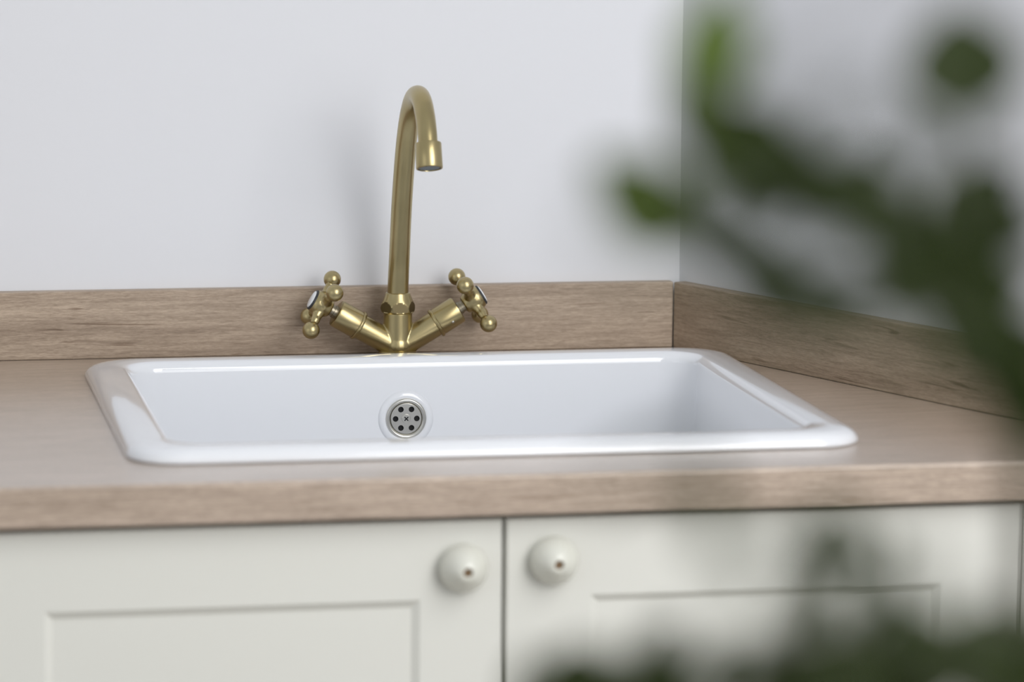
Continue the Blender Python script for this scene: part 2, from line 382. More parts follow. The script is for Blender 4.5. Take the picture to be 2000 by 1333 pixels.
_, u, v = frame_of(AR); d = (v * -.80 * (1 if v.y > 0 else -1) - u * .35).normalized()
bm = bmesh.new(); lathe(bm, [(.0130, .0015), (.0139, .0015), (.0143, .0010), (.0144, .0002)], C0 + AR * .0575, d, 16); from_bm('set_screw', bm, M_STEEL, cap)

# ------------------------------------------------------------------ sink cabinet
YD = -.6361                                # front of the doors
ZD0 = ZT - .0405 + .0015
def door(cab, x0, x1, z0, z1, st_l, st_r, rail, knob_x, kd=.0725):
    d = .020; bw = .0068; dep = .0042
    bm = bmesh.new(); box(bm, x0, x1, YD, YD + d, z0, z1)
    bm.free(); bm = bmesh.new()
    def rect(a0, a1, b0, b1, y): return [Vector((a0, y, b0)), Vector((a1, y, b0)), Vector((a1, y, b1)), Vector((a0, y, b1))]
    px0, px1, pz0, pz1 = x0 + st_l, x1 - st_r, z0 + rail, z1 - rail
    b_ = .0015
    loft(bm, [rect(x0, x1, z0, z1, YD + d), rect(x0, x1, z0, z1, YD + b_), rect(x0 + b_, x1 - b_, z0 + b_, z1 - b_, YD),
              rect(px0, px1, pz0, pz1, YD), rect(px0 + bw, px1 - bw, pz0 + bw, pz1 - bw, YD + dep), rect(px0 + bw, px1 - bw, pz0 + bw, pz1 - bw, YD + d), rect(x0, x1, z0, z1, YD + d)])
    bmesh.ops.remove_doubles(bm, verts=bm.verts[:], dist=1e-6)
    o = from_bm('door', bm, M_DOOR, cab, smooth=False)
    bm = bmesh.new(); box(bm, px0 + bw - .0002, px1 - bw + .0002, YD + dep - .0002, YD + d - .002, pz0 + bw - .0002, pz1 - bw + .0002); from_bm('door_panel', bm, M_DOOR, o, smooth=False)
    kz = ZT - kd
    bm = bmesh.new()
    prof = [(0, .0110), (.0020, .0112), (.0030, .0120), (.0045, .0165), (.0060, .0190), (.0080, .0198), (.0105, .0196), (.0135, .0184), (.0165, .0166), (.0195, .0145), (.0225, .0121), (.0250, .0098), (.0268, .0077), (.0278, .0058), (.0282, .0044), (.0279, .0037), (.0245, .0034)]
    lathe(bm, prof, (knob_x, YD, kz), (0, -1, 0), 48, True, False); k = from_bm('knob', bm, M_KNOB, o)
    # screw recess sits at the bottom of the bore: second material on the same knob
    bm = bmesh.new(); bm.from_mesh(k.data); k.data.materials.append(M_SCREW)
    lathe(bm, [(.0240, .0035), (.0262, .0035), (.0264, .002)], (knob_x, YD, kz), (0, -1, 0), 20)
    bm.faces.ensure_lookup_table()
    nf = len(k.data.polygons)
    for f in bm.faces[nf:]: f.material_index = 1; f.smooth = True
    bm.to_mesh(k.data); bm.free()
def carcass(cab, x0, x1):
    z0, z1 = .10, ZT - TW - .0005
    for nm, b in (('side_panel', (x0, x0 + .018, -.612, -.03, z0, z1)), ('side_panel', (x1 - .018, x1, -.612, -.03, z0, z1)),
                  ('bottom_panel', (x0 + .018, x1 - .018, -.612, -.03, z0, z0 + .018)), ('front_rail', (x0 + .018, x1 - .018, -.612, -.594, z1 - .05, z1)), ('centre_post', ((x0 + x1) / 2 - .02, (x0 + x1) / 2 + .02, -.6155, -.594, z0 + .018, z1 - .05)), ('plinth', (x0, x1, -.575, -.557, 0, z0)),):
        bm = bmesh.new(); box(bm, *b); from_bm(nm, bm, M_CARC, cab, smooth=False)
cab = empty('sink_cabinet', (-.165, -.33, 0)); off_ = -Vector(cab.location)
tag(cab, 'cream two-door cabinet with round knobs, under the worktop below the sink', 'cabinet')
carcass(cab, -.5975, .2690)
door(cab, -.5965, -.16725, .12, ZD0, .0645, .0665, .064, -.2000, .0765)
door(cab, -.1640, .2675, .12, ZD0, .0690, .0670, .064, -.1263)
for ch in cab.children: ch.location = off_
# filler board between the cabinet and the right-hand wall
xr1 = wx(-.612) - .002
bm = bmesh.new()
loft(bm, [[Vector((.2712, -.634, z)), Vector((wx(-.634) - .002, -.634, z)), Vector((wx(-.612) - .002, -.612, z)), Vector((.2712, -.612, z))] for z in (0.0, ZD0)], True, True)
tag(from_bm('filler_panel', bm, M_DOOR, smooth=False), 'narrow cream filler panel between the right cabinet door and the wall', 'panel')
# neighbour on the left carries the rest of the worktop
cab2 = empty('base_cabinet', (-1.1, -.33, 0)); off2 = -Vector(cab2.location)
tag(cab2, 'cream base cabinet left of the sink cabinet', 'cabinet')
carcass(cab2, -1.70, -.6005)
door(cab2, -1.1485, -.6000, .12, ZD0, .0645, .0665, .064, -.63)
door(cab2, -1.6985, -1.1515, .12, ZD0, .0645, .0665, .064, -1.18)
for ch in cab2.children: ch.location = off2

# ------------------------------------------------------------------ foreground plant
STEMS = [([[-0.3402, -2.3721, 1.1313], [-0.3389, -2.3737, 1.1831], [-0.3415, -2.3742, 1.2373], [-0.3533, -2.3768, 1.2654], [-0.3696, -2.3796, 1.2868], [-0.3905, -2.3821, 1.3032], [-0.4142, -2.3848, 1.3155], [-0.433, -2.3887, 1.3254], [-0.4456, -2.3937, 1.3367], [-0.4513, -2.3998, 1.3502]], 0.0046, 0.0018399999999999998), ([[-0.3575, -2.3894, 1.2673], [-0.3786, -2.3882, 1.2754], [-0.4043, -2.387, 1.2773], [-0.4236, -2.3865, 1.2823], [-0.4427, -2.3852, 1.2934], [-0.4556, -2.3857, 1.3006]], 0.0032199999999999998, 0.0016099999999999999), ([[-0.3292, -2.3387, 1.231], [-0.343, -2.3457, 1.269], [-0.352, -2.355, 1.2981], [-0.3574, -2.3661, 1.3202], [-0.3631, -2.3776, 1.3387]], 0.00345, 0.001725), ([[-0.3429, -2.2823, 1.1081], [-0.3501, -2.2867, 1.1382], [-0.3542, -2.292, 1.1661], [-0.3581, -2.2997, 1.1783]], 0.00345, 0.0023), ([[-0.3815, -2.245, 1.1001], [-0.3756, -2.235, 1.1288], [-0.3681, -2.2266, 1.1488], [-0.3571, -2.22, 1.161]], 0.00253, 0.0018399999999999998), ([[-0.4139, -2.318, 1.1204], [-0.43, -2.3118, 1.1402], [-0.443, -2.3073, 1.1534]], 0.00345, 0.0023), ([[-0.3553, -2.379, 1.1338], [-0.3508, -2.3761, 1.1593], [-0.3489, -2.3743, 1.1737]], 0.002875, 0.00207)]
LEAVES = [
([-0.4536, -2.3869, 1.2954], [-0.4807, -2.3878, 1.3226], 0.0278, 0.0, 1),
([-0.4444, -2.3478, 1.2935], [-0.4722, -2.3802, 1.3159], 0.0137, 0.4, 1),
([-0.453, -2.4008, 1.3409], [-0.4454, -2.4075, 1.375], 0.0245, 0.2, 1),
([-0.4467, -2.3844, 1.3213], [-0.45, -2.3794, 1.3503], 0.0201, 0.2, 1),
([-0.4281, -2.3676, 1.3203], [-0.4474, -2.382, 1.3365], 0.019, -0.2, 1),
([-0.45, -2.403, 1.3305], [-0.4478, -2.3782, 1.3612], 0.0177, -0.3, 1),
([-0.3622, -2.3788, 1.3319], [-0.365, -2.373, 1.367], 0.0376, 0.0, 0),
([-0.354, -2.3598, 1.332], [-0.3641, -2.3545, 1.3541], 0.0139, 0.3, 0),
([-0.3572, -2.3586, 1.3362], [-0.3498, -2.3574, 1.354], 0.0139, -0.3, 0),
([-0.4355, -2.3517, 1.3323], [-0.4061, -2.3496, 1.3184], 0.0194, 0.21, 0),
([-0.4133, -2.3253, 1.3177], [-0.4301, -2.3098, 1.333], 0.019, 0.3, 0),
([-0.4406, -2.4124, 1.3286], [-0.4198, -2.4204, 1.3123], 0.0183, 0.31, 0),
([-0.4107, -2.3563, 1.3161], [-0.3855, -2.3479, 1.295], 0.0205, -0.27, 0),
([-0.4074, -2.3759, 1.3133], [-0.4271, -2.381, 1.3228], 0.0158, 0.03, 0),
([-0.4002, -2.3675, 1.3067], [-0.3892, -2.3877, 1.3201], 0.0195, -0.2, 0),
([-0.3994, -2.3979, 1.3075], [-0.3795, -2.3872, 1.2902], 0.0216, 0.19, 0),
([-0.396, -2.4114, 1.3042], [-0.3674, -2.407, 1.2895], 0.0195, -0.25, 0),
([-0.3726, -2.371, 1.2897], [-0.394, -2.3796, 1.307], 0.0183, -0.35, 0),
([-0.3639, -2.347, 1.2871], [-0.3749, -2.3598, 1.2671], 0.0187, -0.2, 0),
([-0.3525, -2.3393, 1.2766], [-0.3585, -2.321, 1.2884], 0.0201, -0.15, 0),
([-0.3514, -2.3423, 1.273], [-0.3368, -2.3463, 1.2547], 0.0214, 0.12, 0),
([-0.3678, -2.4164, 1.2772], [-0.3729, -2.4009, 1.2523], 0.0179, 0.13, 0),
([-0.3407, -2.347, 1.252], [-0.3153, -2.3344, 1.2609], 0.0239, -0.14, 0),
([-0.3571, -2.4053, 1.2578], [-0.3712, -2.4139, 1.2734], 0.0179, -0.25, 0),
([-0.3658, -2.434, 1.2578], [-0.3547, -2.4462, 1.2459], 0.024, 0.07, 0),
([-0.4436, -2.4139, 1.3323], [-0.457, -2.4058, 1.3198], 0.012, -0.11, 1),
([-0.4421, -2.3845, 1.2935], [-0.4186, -2.379, 1.2739], 0.0149, -0.01, 0),
([-0.4238, -2.3892, 1.2832], [-0.4055, -2.3951, 1.2732], 0.0207, 0.14, 0),
([-0.4229, -2.411, 1.2811], [-0.4363, -2.3878, 1.2879], 0.0165, -0.33, 0),
([-0.4018, -2.3594, 1.2724], [-0.4157, -2.3418, 1.2766], 0.014, -0.34, 0),
([-0.3966, -2.3572, 1.2728], [-0.3804, -2.365, 1.279], 0.0139, 0.05, 0),
([-0.4595, -2.4045, 1.3029], [-0.4493, -2.4271, 1.2902], 0.0096, -0.22, 0),
([-0.3718, -2.3488, 1.2694], [-0.3946, -2.3551, 1.2806], 0.0129, 0.18, 0),
([-0.3412, -2.3197, 1.3119], [-0.3444, -2.3045, 1.2877], 0.0194, -0.11, 0),
([-0.3569, -2.3652, 1.3034], [-0.3401, -2.3657, 1.3159], 0.0208, 0.19, 0),
([-0.3605, -2.3852, 1.3008], [-0.3701, -2.3709, 1.3153], 0.016, 0.21, 0),
([-0.3424, -2.3288, 1.2877], [-0.3301, -2.3481, 1.3026], 0.0214, 0.31, 1),
([-0.3589, -2.389, 1.2869], [-0.3726, -2.3902, 1.3048], 0.0181, 0.08, 0),
([-0.3387, -2.3269, 1.273], [-0.3235, -2.3364, 1.274], 0.0168, 0.3, 0),
([-0.3504, -2.3503, 1.3067], [-0.3435, -2.3622, 1.288], 0.0187, -0.13, 0),
([-0.4255, -2.4566, 1.2111], [-0.4211, -2.4548, 1.2291], 0.0171, 0.1, 0),
([-0.4504, -2.5517, 1.2313], [-0.4604, -2.5484, 1.2401], 0.0116, 0.3, 0),
([-0.3581, -2.3, 1.1759], [-0.3597, -2.2977, 1.1892], 0.0124, 0.9, 0),
([-0.4921, -2.5732, 1.2394], [-0.4975, -2.588, 1.2707], 0.0107, 0.5, 0),
([-0.5202, -2.6844, 1.2849], [-0.5519, -2.6994, 1.2809], 0.0074, 0.9, 0),
([-0.4505, -2.3532, 1.1515], [-0.4484, -2.3506, 1.1722], 0.0164, -0.34, 0),
([-0.4546, -2.3529, 1.164], [-0.442, -2.3545, 1.1704], 0.0117, 0.15, 0),
([-0.4526, -2.2875, 1.1367], [-0.4751, -2.2826, 1.1403], 0.0236, -0.27, 0),
([-0.4742, -2.359, 1.1531], [-0.4867, -2.358, 1.1432], 0.0256, 0.39, 0),
([-0.441, -2.3279, 1.1372], [-0.4681, -2.3212, 1.1462], 0.024, -0.08, 0),
([-0.4536, -2.3495, 1.1397], [-0.4677, -2.3454, 1.1486], 0.0236, 0.08, 0),
([-0.4663, -2.3, 1.1292], [-0.4772, -2.2956, 1.1441], 0.0196, -0.04, 0),
([-0.4518, -2.3342, 1.1426], [-0.4643, -2.3304, 1.1516], 0.0143, -0.36, 0),
([-0.36, -2.4426, 1.1843], [-0.3567, -2.4333, 1.1869], 0.0238, 0.13, 0),
([-0.3186, -2.2878, 1.1426], [-0.3233, -2.2938, 1.1527], 0.0222, 0.5, 0),
([-0.3215, -2.3184, 1.1164], [-0.323, -2.3157, 1.1381], 0.0202, -0.1, 0),
([-0.3973, -2.3245, 1.1384], [-0.3751, -2.327, 1.1514], 0.0203, -0.41, 0),
([-0.375, -2.2942, 1.1184], [-0.357, -2.2846, 1.1304], 0.0246, 0.16, 0),
([-0.3483, -2.3656, 1.1518], [-0.3364, -2.3547, 1.1663], 0.0232, -0.21, 0),
([-0.3263, -2.3573, 1.1396], [-0.3262, -2.3648, 1.1582], 0.0231, -0.04, 0),
([-0.3317, -2.3341, 1.1335], [-0.3164, -2.3253, 1.1474], 0.0252, -0.15, 0),
([-0.3062, -2.2691, 1.107], [-0.2945, -2.2669, 1.132], 0.0236, -0.33, 0),
([-0.3238, -2.32, 1.1182], [-0.321, -2.3079, 1.1396], 0.0191, 0.28, 0),
([-0.3445, -2.3021, 1.1238], [-0.3457, -2.293, 1.1454], 0.0247, -0.47, 0),
([-0.3916, -2.3124, 1.1331], [-0.3836, -2.3062, 1.1494], 0.0176, -0.03, 0),
([-0.4158, -2.4214, 1.1718], [-0.431, -2.4299, 1.1794], 0.0158, -0.03, 0),
([-0.3561, -2.2704, 1.1172], [-0.3573, -2.2871, 1.1413], 0.0219, -0.22, 0),
([-0.4106, -2.4556, 1.1802], [-0.3975, -2.4526, 1.1861], 0.0159, 0.05, 0),
([-0.3924, -2.3737, 1.1454], [-0.3692, -2.3638, 1.1556], 0.0224, -0.13, 0),
([-0.376, -2.2518, 1.1125], [-0.3702, -2.2451, 1.135], 0.0218, 0.39, 0),
([-0.4386, -2.4265, 1.1722], [-0.434, -2.4213, 1.1774], 0.0233, -0.12, 0),
([-0.3848, -2.3825, 1.1587], [-0.3892, -2.3616, 1.1654], 0.0248, 0.1, 0),
([-0.4052, -2.3957, 1.1396], [-0.3992, -2.3747, 1.1544], 0.0207, -0.21, 0),
([-0.3873, -2.4013, 1.1671], [-0.3785, -2.3906, 1.1721], 0.0235, -0.49, 0),
([-0.3863, -2.4129, 1.1656], [-0.3713, -2.4233, 1.1803], 0.0171, 0.49, 0),
([-0.3837, -2.3334, 1.1334], [-0.3813, -2.3208, 1.1538], 0.0181, 0.26, 0),
([-0.3875, -2.3492, 1.14], [-0.3935, -2.3467, 1.1584], 0.0201, 0.25, 0),
([-0.3328, -2.2686, 1.1386], [-0.3386, -2.2512, 1.1404], 0.0237, -0.49, 0),
([-0.3357, -2.3349, 1.1415], [-0.3314, -2.3334, 1.1625], 0.0259, -0.11, 0),
([-0.359, -2.2876, 1.1141], [-0.3751, -2.2992, 1.1346], 0.0259, 0.19, 0),
([-0.4018, -2.4337, 1.1698], [-0.3888, -2.4352, 1.1823], 0.0202, -0.0, 0),
([-0.4149, -2.4477, 1.1765], [-0.4135, -2.4575, 1.1868], 0.0222, 0.29, 0),
([-0.3209, -2.2519, 1.1359], [-0.3054, -2.2462, 1.1392], 0.0188, 0.34, 0),
([-0.4212, -2.4333, 1.1591], [-0.4061, -2.4428, 1.1732], 0.0234, -0.35, 0),
([-0.392, -2.4586, 1.173], [-0.4089, -2.4686, 1.1918], 0.0182, -0.43, 0),
([-0.4348, -2.4305, 1.1603], [-0.4239, -2.4325, 1.1803], 0.0181, 0.1, 0),
([-0.3588, -2.3183, 1.1192], [-0.3667, -2.3281, 1.1395], 0.0233, 0.01, 0),
([-0.3293, -2.3551, 1.1425], [-0.3271, -2.3626, 1.163], 0.0238, 0.02, 0),
([-0.4244, -2.421, 1.1669], [-0.4273, -2.4104, 1.1748], 0.0214, -0.41, 0),
([-0.373, -2.4161, 1.1734], [-0.3826, -2.3982, 1.1766], 0.0202, -0.18, 0),
([-0.3692, -2.4364, 1.1818], [-0.3559, -2.4203, 1.1823], 0.0216, -0.28, 0),
([-0.4294, -2.4318, 1.1501], [-0.4198, -2.4257, 1.1696], 0.0186, -0.26, 0),
([-0.41, -2.435, 1.1602], [-0.4113, -2.4189, 1.1747], 0.0212, 0.3, 0),
([-0.3727, -2.3435, 1.1287], [-0.3682, -2.3316, 1.1484], 0.0207, -0.4, 0),
([-0.4145, -2.3538, 1.1512], [-0.4313, -2.3387, 1.1582], 0.0166, -0.03, 0),
([-0.3648, -2.4518, 1.1652], [-0.3714, -2.4615, 1.187], 0.0166, -0.13, 0),
([-0.396, -2.4065, 1.1453], [-0.411, -2.415, 1.162], 0.0183, -0.26, 0),
([-0.3438, -2.2617, 1.1359], [-0.3246, -2.2572, 1.1395], 0.025, -0.03, 0),
([-0.3164, -2.327, 1.1533], [-0.3061, -2.3185, 1.1601], 0.0188, -0.3, 0),
([-0.4553, -2.48, 1.3322], [-0.4414, -2.4943, 1.3288], 0.0108, -0.06, 0),
([-0.4081, -2.3357, 1.3133], [-0.3919, -2.3452, 1.3086], 0.0135, -0.02, 0),
([-0.4289, -2.4447, 1.3181], [-0.4101, -2.439, 1.3173], 0.0139, -0.2, 0),
([-0.4168, -2.4552, 1.311], [-0.4226, -2.4451, 1.3232], 0.0146, 0.09, 0),
([-0.4091, -2.4255, 1.3104], [-0.3921, -2.411, 1.2983], 0.0114, -0.26, 0),
([-0.3783, -2.3766, 1.2937], [-0.3866, -2.3807, 1.2801], 0.0121, 0.03, 0),
([-0.3617, -2.3468, 1.283], [-0.3455, -2.3503, 1.2758], 0.0137, -0.24, 0),
([-0.4028, -2.4881, 1.296], [-0.4029, -2.4741, 1.2796], 0.0126, 0.26, 0),
([-0.3979, -2.4928, 1.2903], [-0.3873, -2.5057, 1.2887], 0.0108, -0.06, 0),
([-0.3939, -2.4935, 1.2837], [-0.4019, -2.5039, 1.2711], 0.0121, -0.12, 0),
([-0.3898, -2.4968, 1.2767], [-0.3853, -2.5177, 1.2703], 0.0141, -0.19, 0),
([-0.3623, -2.4299, 1.2569], [-0.3721, -2.4334, 1.2474], 0.0135, -0.25, 0),
([-0.3722, -2.4601, 1.2563], [-0.3664, -2.4794, 1.2429], 0.0131, 0.25, 0),
([-0.4339, -2.3966, 1.2862], [-0.4098, -2.3873, 1.282], 0.0125, -0.29, 0),
([-0.4332, -2.4064, 1.2858], [-0.4169, -2.4122, 1.2725], 0.0138, -0.07, 0),
([-0.4208, -2.3958, 1.2788], [-0.3979, -2.3912, 1.2778], 0.0154, -0.12, 0),
([-0.4148, -2.4256, 1.2816], [-0.4247, -2.4115, 1.2729], 0.0123, -0.23, 0),
([-0.3786, -2.454, 1.2911], [-0.3762, -2.473, 1.2804], 0.014, 0.19, 0),
([-0.3767, -2.4595, 1.2553], [-0.3671, -2.476, 1.2595], 0.0113, -0.15, 0),
([-0.4594, -2.4684, 1.3387], [-0.4479, -2.4754, 1.3265], 0.0128, -0.15, 0),
([-0.468, -2.4689, 1.349], [-0.4632, -2.4643, 1.3311], 0.0109, -0.18, 0),
([-0.4569, -2.4356, 1.3387], [-0.4471, -2.4444, 1.3279], 0.0114, -0.05, 0),
([-0.4266, -2.4178, 1.3329], [-0.4355, -2.4376, 1.3188], 0.0098, 0.13, 0),
([-0.4406, -2.4169, 1.3219], [-0.4394, -2.4327, 1.3369], 0.0099, -0.17, 0),
([-0.4317, -2.4313, 1.3194], [-0.4477, -2.4425, 1.3254], 0.0102, 0.25, 0),
([-0.4246, -2.3481, 1.3335], [-0.4284, -2.336, 1.3198], 0.0119, -0.28, 0),
([-0.4278, -2.3873, 1.3267], [-0.4423, -2.3876, 1.3207], 0.0103, 0.07, 0),
([-0.4143, -2.3505, 1.3191], [-0.4353, -2.362, 1.3239], 0.012, -0.06, 0),
([-0.4406, -2.3803, 1.3348], [-0.4398, -2.3843, 1.3189], 0.0103, 0.23, 0),
([-0.4242, -2.4015, 1.3242], [-0.4185, -2.3853, 1.3074], 0.0117, 0.24, 0),
([-0.4242, -2.4144, 1.3191], [-0.4417, -2.4274, 1.3198], 0.0111, 0.28, 0),
([-0.4308, -2.4238, 1.3286], [-0.4486, -2.433, 1.3268], 0.0109, -0.28, 0),
([-0.421, -2.3645, 1.3148], [-0.4324, -2.3589, 1.3246], 0.0117, -0.04, 0),
([-0.4175, -2.3611, 1.3203], [-0.4331, -2.3655, 1.33], 0.0102, -0.29, 0),
([-0.3878, -2.4481, 1.3022], [-0.398, -2.4302, 1.2906], 0.011, -0.32, 0),
([-0.3747, -2.341, 1.2878], [-0.3803, -2.3327, 1.3048], 0.0119, 0.01, 0),
([-0.3954, -2.3867, 1.3148], [-0.4099, -2.3982, 1.3075], 0.0125, 0.28, 0),
([-0.3517, -2.3517, 1.2703], [-0.3594, -2.3529, 1.287], 0.0138, -0.2, 0),
([-0.3815, -2.3888, 1.2954], [-0.372, -2.4027, 1.3014], 0.0126, 0.05, 0),
([-0.3481, -2.3805, 1.275], [-0.3572, -2.3637, 1.2645], 0.0119, -0.15, 0),
([-0.3641, -2.3727, 1.2792], [-0.3544, -2.374, 1.2663], 0.0123, -0.12, 0),
([-0.3855, -2.3221, 1.3004], [-0.3644, -2.3087, 1.292], 0.0125, 0.25, 0),
([-0.3388, -2.3359, 1.2641], [-0.3588, -2.3503, 1.2791], 0.0133, -0.27, 0),
([-0.3704, -2.3294, 1.2904], [-0.3655, -2.3153, 1.3077], 0.0136, 0.3, 0),
([-0.3772, -2.4221, 1.2921], [-0.3681, -2.4302, 1.2846], 0.0117, 0.13, 0),
([-0.3352, -2.3153, 1.2616], [-0.344, -2.2954, 1.2557], 0.0122, -0.35, 0),
([-0.3764, -2.4089, 1.2889], [-0.3799, -2.4211, 1.3079], 0.0119, -0.1, 0),
([-0.3656, -2.3398, 1.2792], [-0.3558, -2.3569, 1.2914], 0.0116, -0.06, 0),
([-0.4201, -2.4296, 1.3225], [-0.4218, -2.441, 1.3071], 0.0106, -0.02, 0),
([-0.3912, -2.3247, 1.3005], [-0.3834, -2.3476, 1.2939], 0.0135, -0.1, 0),
([-0.3909, -2.3011, 1.2925], [-0.3838, -2.3132, 1.3051], 0.0139, -0.34, 0),
([-0.3902, -2.4446, 1.2829], [-0.3972, -2.4454, 1.2978], 0.0123, -0.05, 0),
([-0.3553, -2.3966, 1.2687], [-0.365, -2.3846, 1.2751], 0.0131, 0.23, 0),
([-0.3905, -2.4301, 1.2814], [-0.386, -2.4169, 1.2978], 0.0116, 0.33, 0),
([-0.3699, -2.3511, 1.3007], [-0.3897, -2.363, 1.2992], 0.0116, -0.03, 0),
([-0.3936, -2.3327, 1.3093], [-0.3835, -2.3371, 1.295], 0.0122, -0.03, 0),
([-0.3893, -2.3846, 1.2964], [-0.3778, -2.3968, 1.2948], 0.0129, -0.09, 0),
([-0.4175, -2.4271, 1.3042], [-0.4197, -2.4188, 1.3166], 0.0114, -0.09, 0),
([-0.4076, -2.4445, 1.2974], [-0.4002, -2.4652, 1.3029], 0.0112, -0.18, 0),
([-0.3558, -2.3664, 1.2749], [-0.3671, -2.3536, 1.2649], 0.0114, 0.0, 0),
([-0.3991, -2.4318, 1.3057], [-0.4176, -2.4426, 1.3127], 0.0127, 0.05, 0),
([-0.3934, -2.425, 1.2925], [-0.3733, -2.4112, 1.2917], 0.0108, -0.04, 0),
([-0.364, -2.3991, 1.2911], [-0.3828, -2.3989, 1.2929], 0.012, -0.31, 0),
([-0.4123, -2.3912, 1.3118], [-0.4034, -2.4082, 1.3082], 0.0133, -0.17, 0),
([-0.3646, -2.4216, 1.2645], [-0.3693, -2.4362, 1.253], 0.0134, 0.14, 0),
([-0.3391, -2.4148, 1.2374], [-0.3605, -2.4247, 1.2471], 0.0126, 0.14, 0),
([-0.3359, -2.3858, 1.2534], [-0.3504, -2.3866, 1.2451], 0.0133, 0.03, 0),
([-0.3684, -2.4127, 1.2656], [-0.3517, -2.4157, 1.261], 0.0128, 0.24, 0),
([-0.332, -2.3508, 1.258], [-0.3364, -2.3514, 1.244], 0.0148, -0.02, 0),
([-0.3591, -2.4382, 1.2663], [-0.3645, -2.4157, 1.2735], 0.013, -0.04, 0),
([-0.3487, -2.3783, 1.2432], [-0.3495, -2.3593, 1.256], 0.0121, -0.16, 0),
([-0.3392, -2.3814, 1.2566], [-0.3418, -2.3932, 1.2433], 0.0125, 0.08, 0),
([-0.3515, -2.3637, 1.2674], [-0.3476, -2.3488, 1.247], 0.0121, 0.19, 0),
([-0.3324, -2.3502, 1.243], [-0.331, -2.3464, 1.2582], 0.0124, -0.12, 0),
([-0.3509, -2.4119, 1.2594], [-0.3504, -2.3941, 1.242], 0.0126, -0.3, 0),
([-0.377, -2.4415, 1.2681], [-0.3655, -2.4457, 1.2783], 0.0115, -0.33, 0),
([-0.3454, -2.4071, 1.2544], [-0.359, -2.4193, 1.2457], 0.012, 0.08, 0),
([-0.3419, -2.3789, 1.2714], [-0.3502, -2.3591, 1.2626], 0.013, -0.2, 0),
([-0.3487, -2.3816, 1.267], [-0.3618, -2.396, 1.2529], 0.0116, 0.31, 0),
([-0.3602, -2.4382, 1.2484], [-0.368, -2.4299, 1.2585], 0.0124, -0.07, 0),
([-0.3378, -2.3142, 1.2481], [-0.3442, -2.3254, 1.2654], 0.0127, -0.29, 0),
([-0.3627, -2.4178, 1.2456], [-0.3523, -2.402, 1.2585], 0.0132, 0.14, 0),
([-0.337, -2.3315, 1.2601], [-0.3558, -2.3273, 1.2575], 0.014, 0.07, 0),
([-0.3674, -2.4391, 1.2717], [-0.3811, -2.4316, 1.2613], 0.0132, 0.16, 0),
([-0.3379, -2.3404, 1.2539], [-0.3509, -2.3354, 1.2452], 0.0135, 0.29, 0),
([-0.3734, -2.4598, 1.2573], [-0.3615, -2.4524, 1.2423], 0.0131, 0.24, 0),
([-0.4352, -2.419, 1.2732], [-0.4359, -2.4167, 1.2857], 0.0114, -0.07, 0),
([-0.4057, -2.3483, 1.2826], [-0.4069, -2.3466, 1.2697], 0.0124, 0.0, 0),
([-0.3937, -2.3295, 1.2712], [-0.4053, -2.3149, 1.2752], 0.0126, 0.27, 0),
([-0.426, -2.3758, 1.2771], [-0.4251, -2.3766, 1.2901], 0.0122, -0.02, 0),
([-0.4085, -2.3566, 1.2676], [-0.418, -2.3442, 1.2782], 0.0126, 0.08, 0),
([-0.4294, -2.4145, 1.2799], [-0.4141, -2.4156, 1.283], 0.012, -0.23, 0),
([-0.4351, -2.4187, 1.2802], [-0.432, -2.3989, 1.2915], 0.0121, 0.13, 0),
([-0.4212, -2.3661, 1.2792], [-0.4112, -2.3797, 1.2842], 0.0119, 0.24, 0),
([-0.3988, -2.3525, 1.2605], [-0.3929, -2.3451, 1.2739], 0.0128, 0.15, 0),
([-0.4275, -2.4394, 1.2759], [-0.427, -2.4242, 1.2896], 0.012, -0.24, 0),
([-0.3526, -2.3752, 1.2892], [-0.36, -2.3638, 1.2987], 0.0133, 0.17, 0),
([-0.3639, -2.4324, 1.2987], [-0.3585, -2.4525, 1.3073], 0.0101, 0.07, 0),
([-0.3528, -2.3941, 1.2981], [-0.3626, -2.3988, 1.2834], 0.0119, 0.33, 0),
([-0.3843, -2.4158, 1.3112], [-0.3686, -2.4131, 1.304], 0.0117, -0.28, 0),
([-0.3475, -2.3572, 1.2782], [-0.3493, -2.3698, 1.2951], 0.0121, -0.29, 0),
([-0.3662, -2.4093, 1.3174], [-0.38, -2.4094, 1.3126], 0.0104, 0.12, 0),
([-0.3639, -2.3914, 1.3003], [-0.355, -2.408, 1.2953], 0.012, -0.05, 0),
([-0.3443, -2.3816, 1.3066], [-0.3582, -2.3999, 1.2937], 0.0131, 0.14, 0),
([-0.3443, -2.3771, 1.3061], [-0.3607, -2.374, 1.3016], 0.0108, 0.01, 0),
([-0.4268, -2.496, 1.1812], [-0.4154, -2.5044, 1.189], 0.0116, 0.2, 0),
([-0.4043, -2.5038, 1.1962], [-0.4254, -2.5162, 1.1938], 0.0136, 0.28, 0),
([-0.3962, -2.4084, 1.1702], [-0.4136, -2.4141, 1.1651], 0.0148, 0.02, 0),
([-0.3602, -2.4323, 1.1746], [-0.369, -2.4114, 1.1662], 0.0152, -0.29, 0),
([-0.3926, -2.4215, 1.162], [-0.3694, -2.4107, 1.1659], 0.0157, -0.26, 0),
([-0.3923, -2.5133, 1.2036], [-0.3825, -2.5105, 1.185], 0.0124, -0.21, 0),
([-0.3877, -2.3142, 1.1483], [-0.3901, -2.3099, 1.1301], 0.0146, -0.0, 0),
([-0.3649, -2.4384, 1.1768], [-0.3813, -2.4405, 1.1833], 0.0149, -0.34, 0),
([-0.39, -2.2723, 1.1314], [-0.3691, -2.2658, 1.1235], 0.0151, -0.03, 0),
([-0.3694, -2.2993, 1.1331], [-0.3737, -2.2906, 1.1485], 0.0167, 0.28, 0),
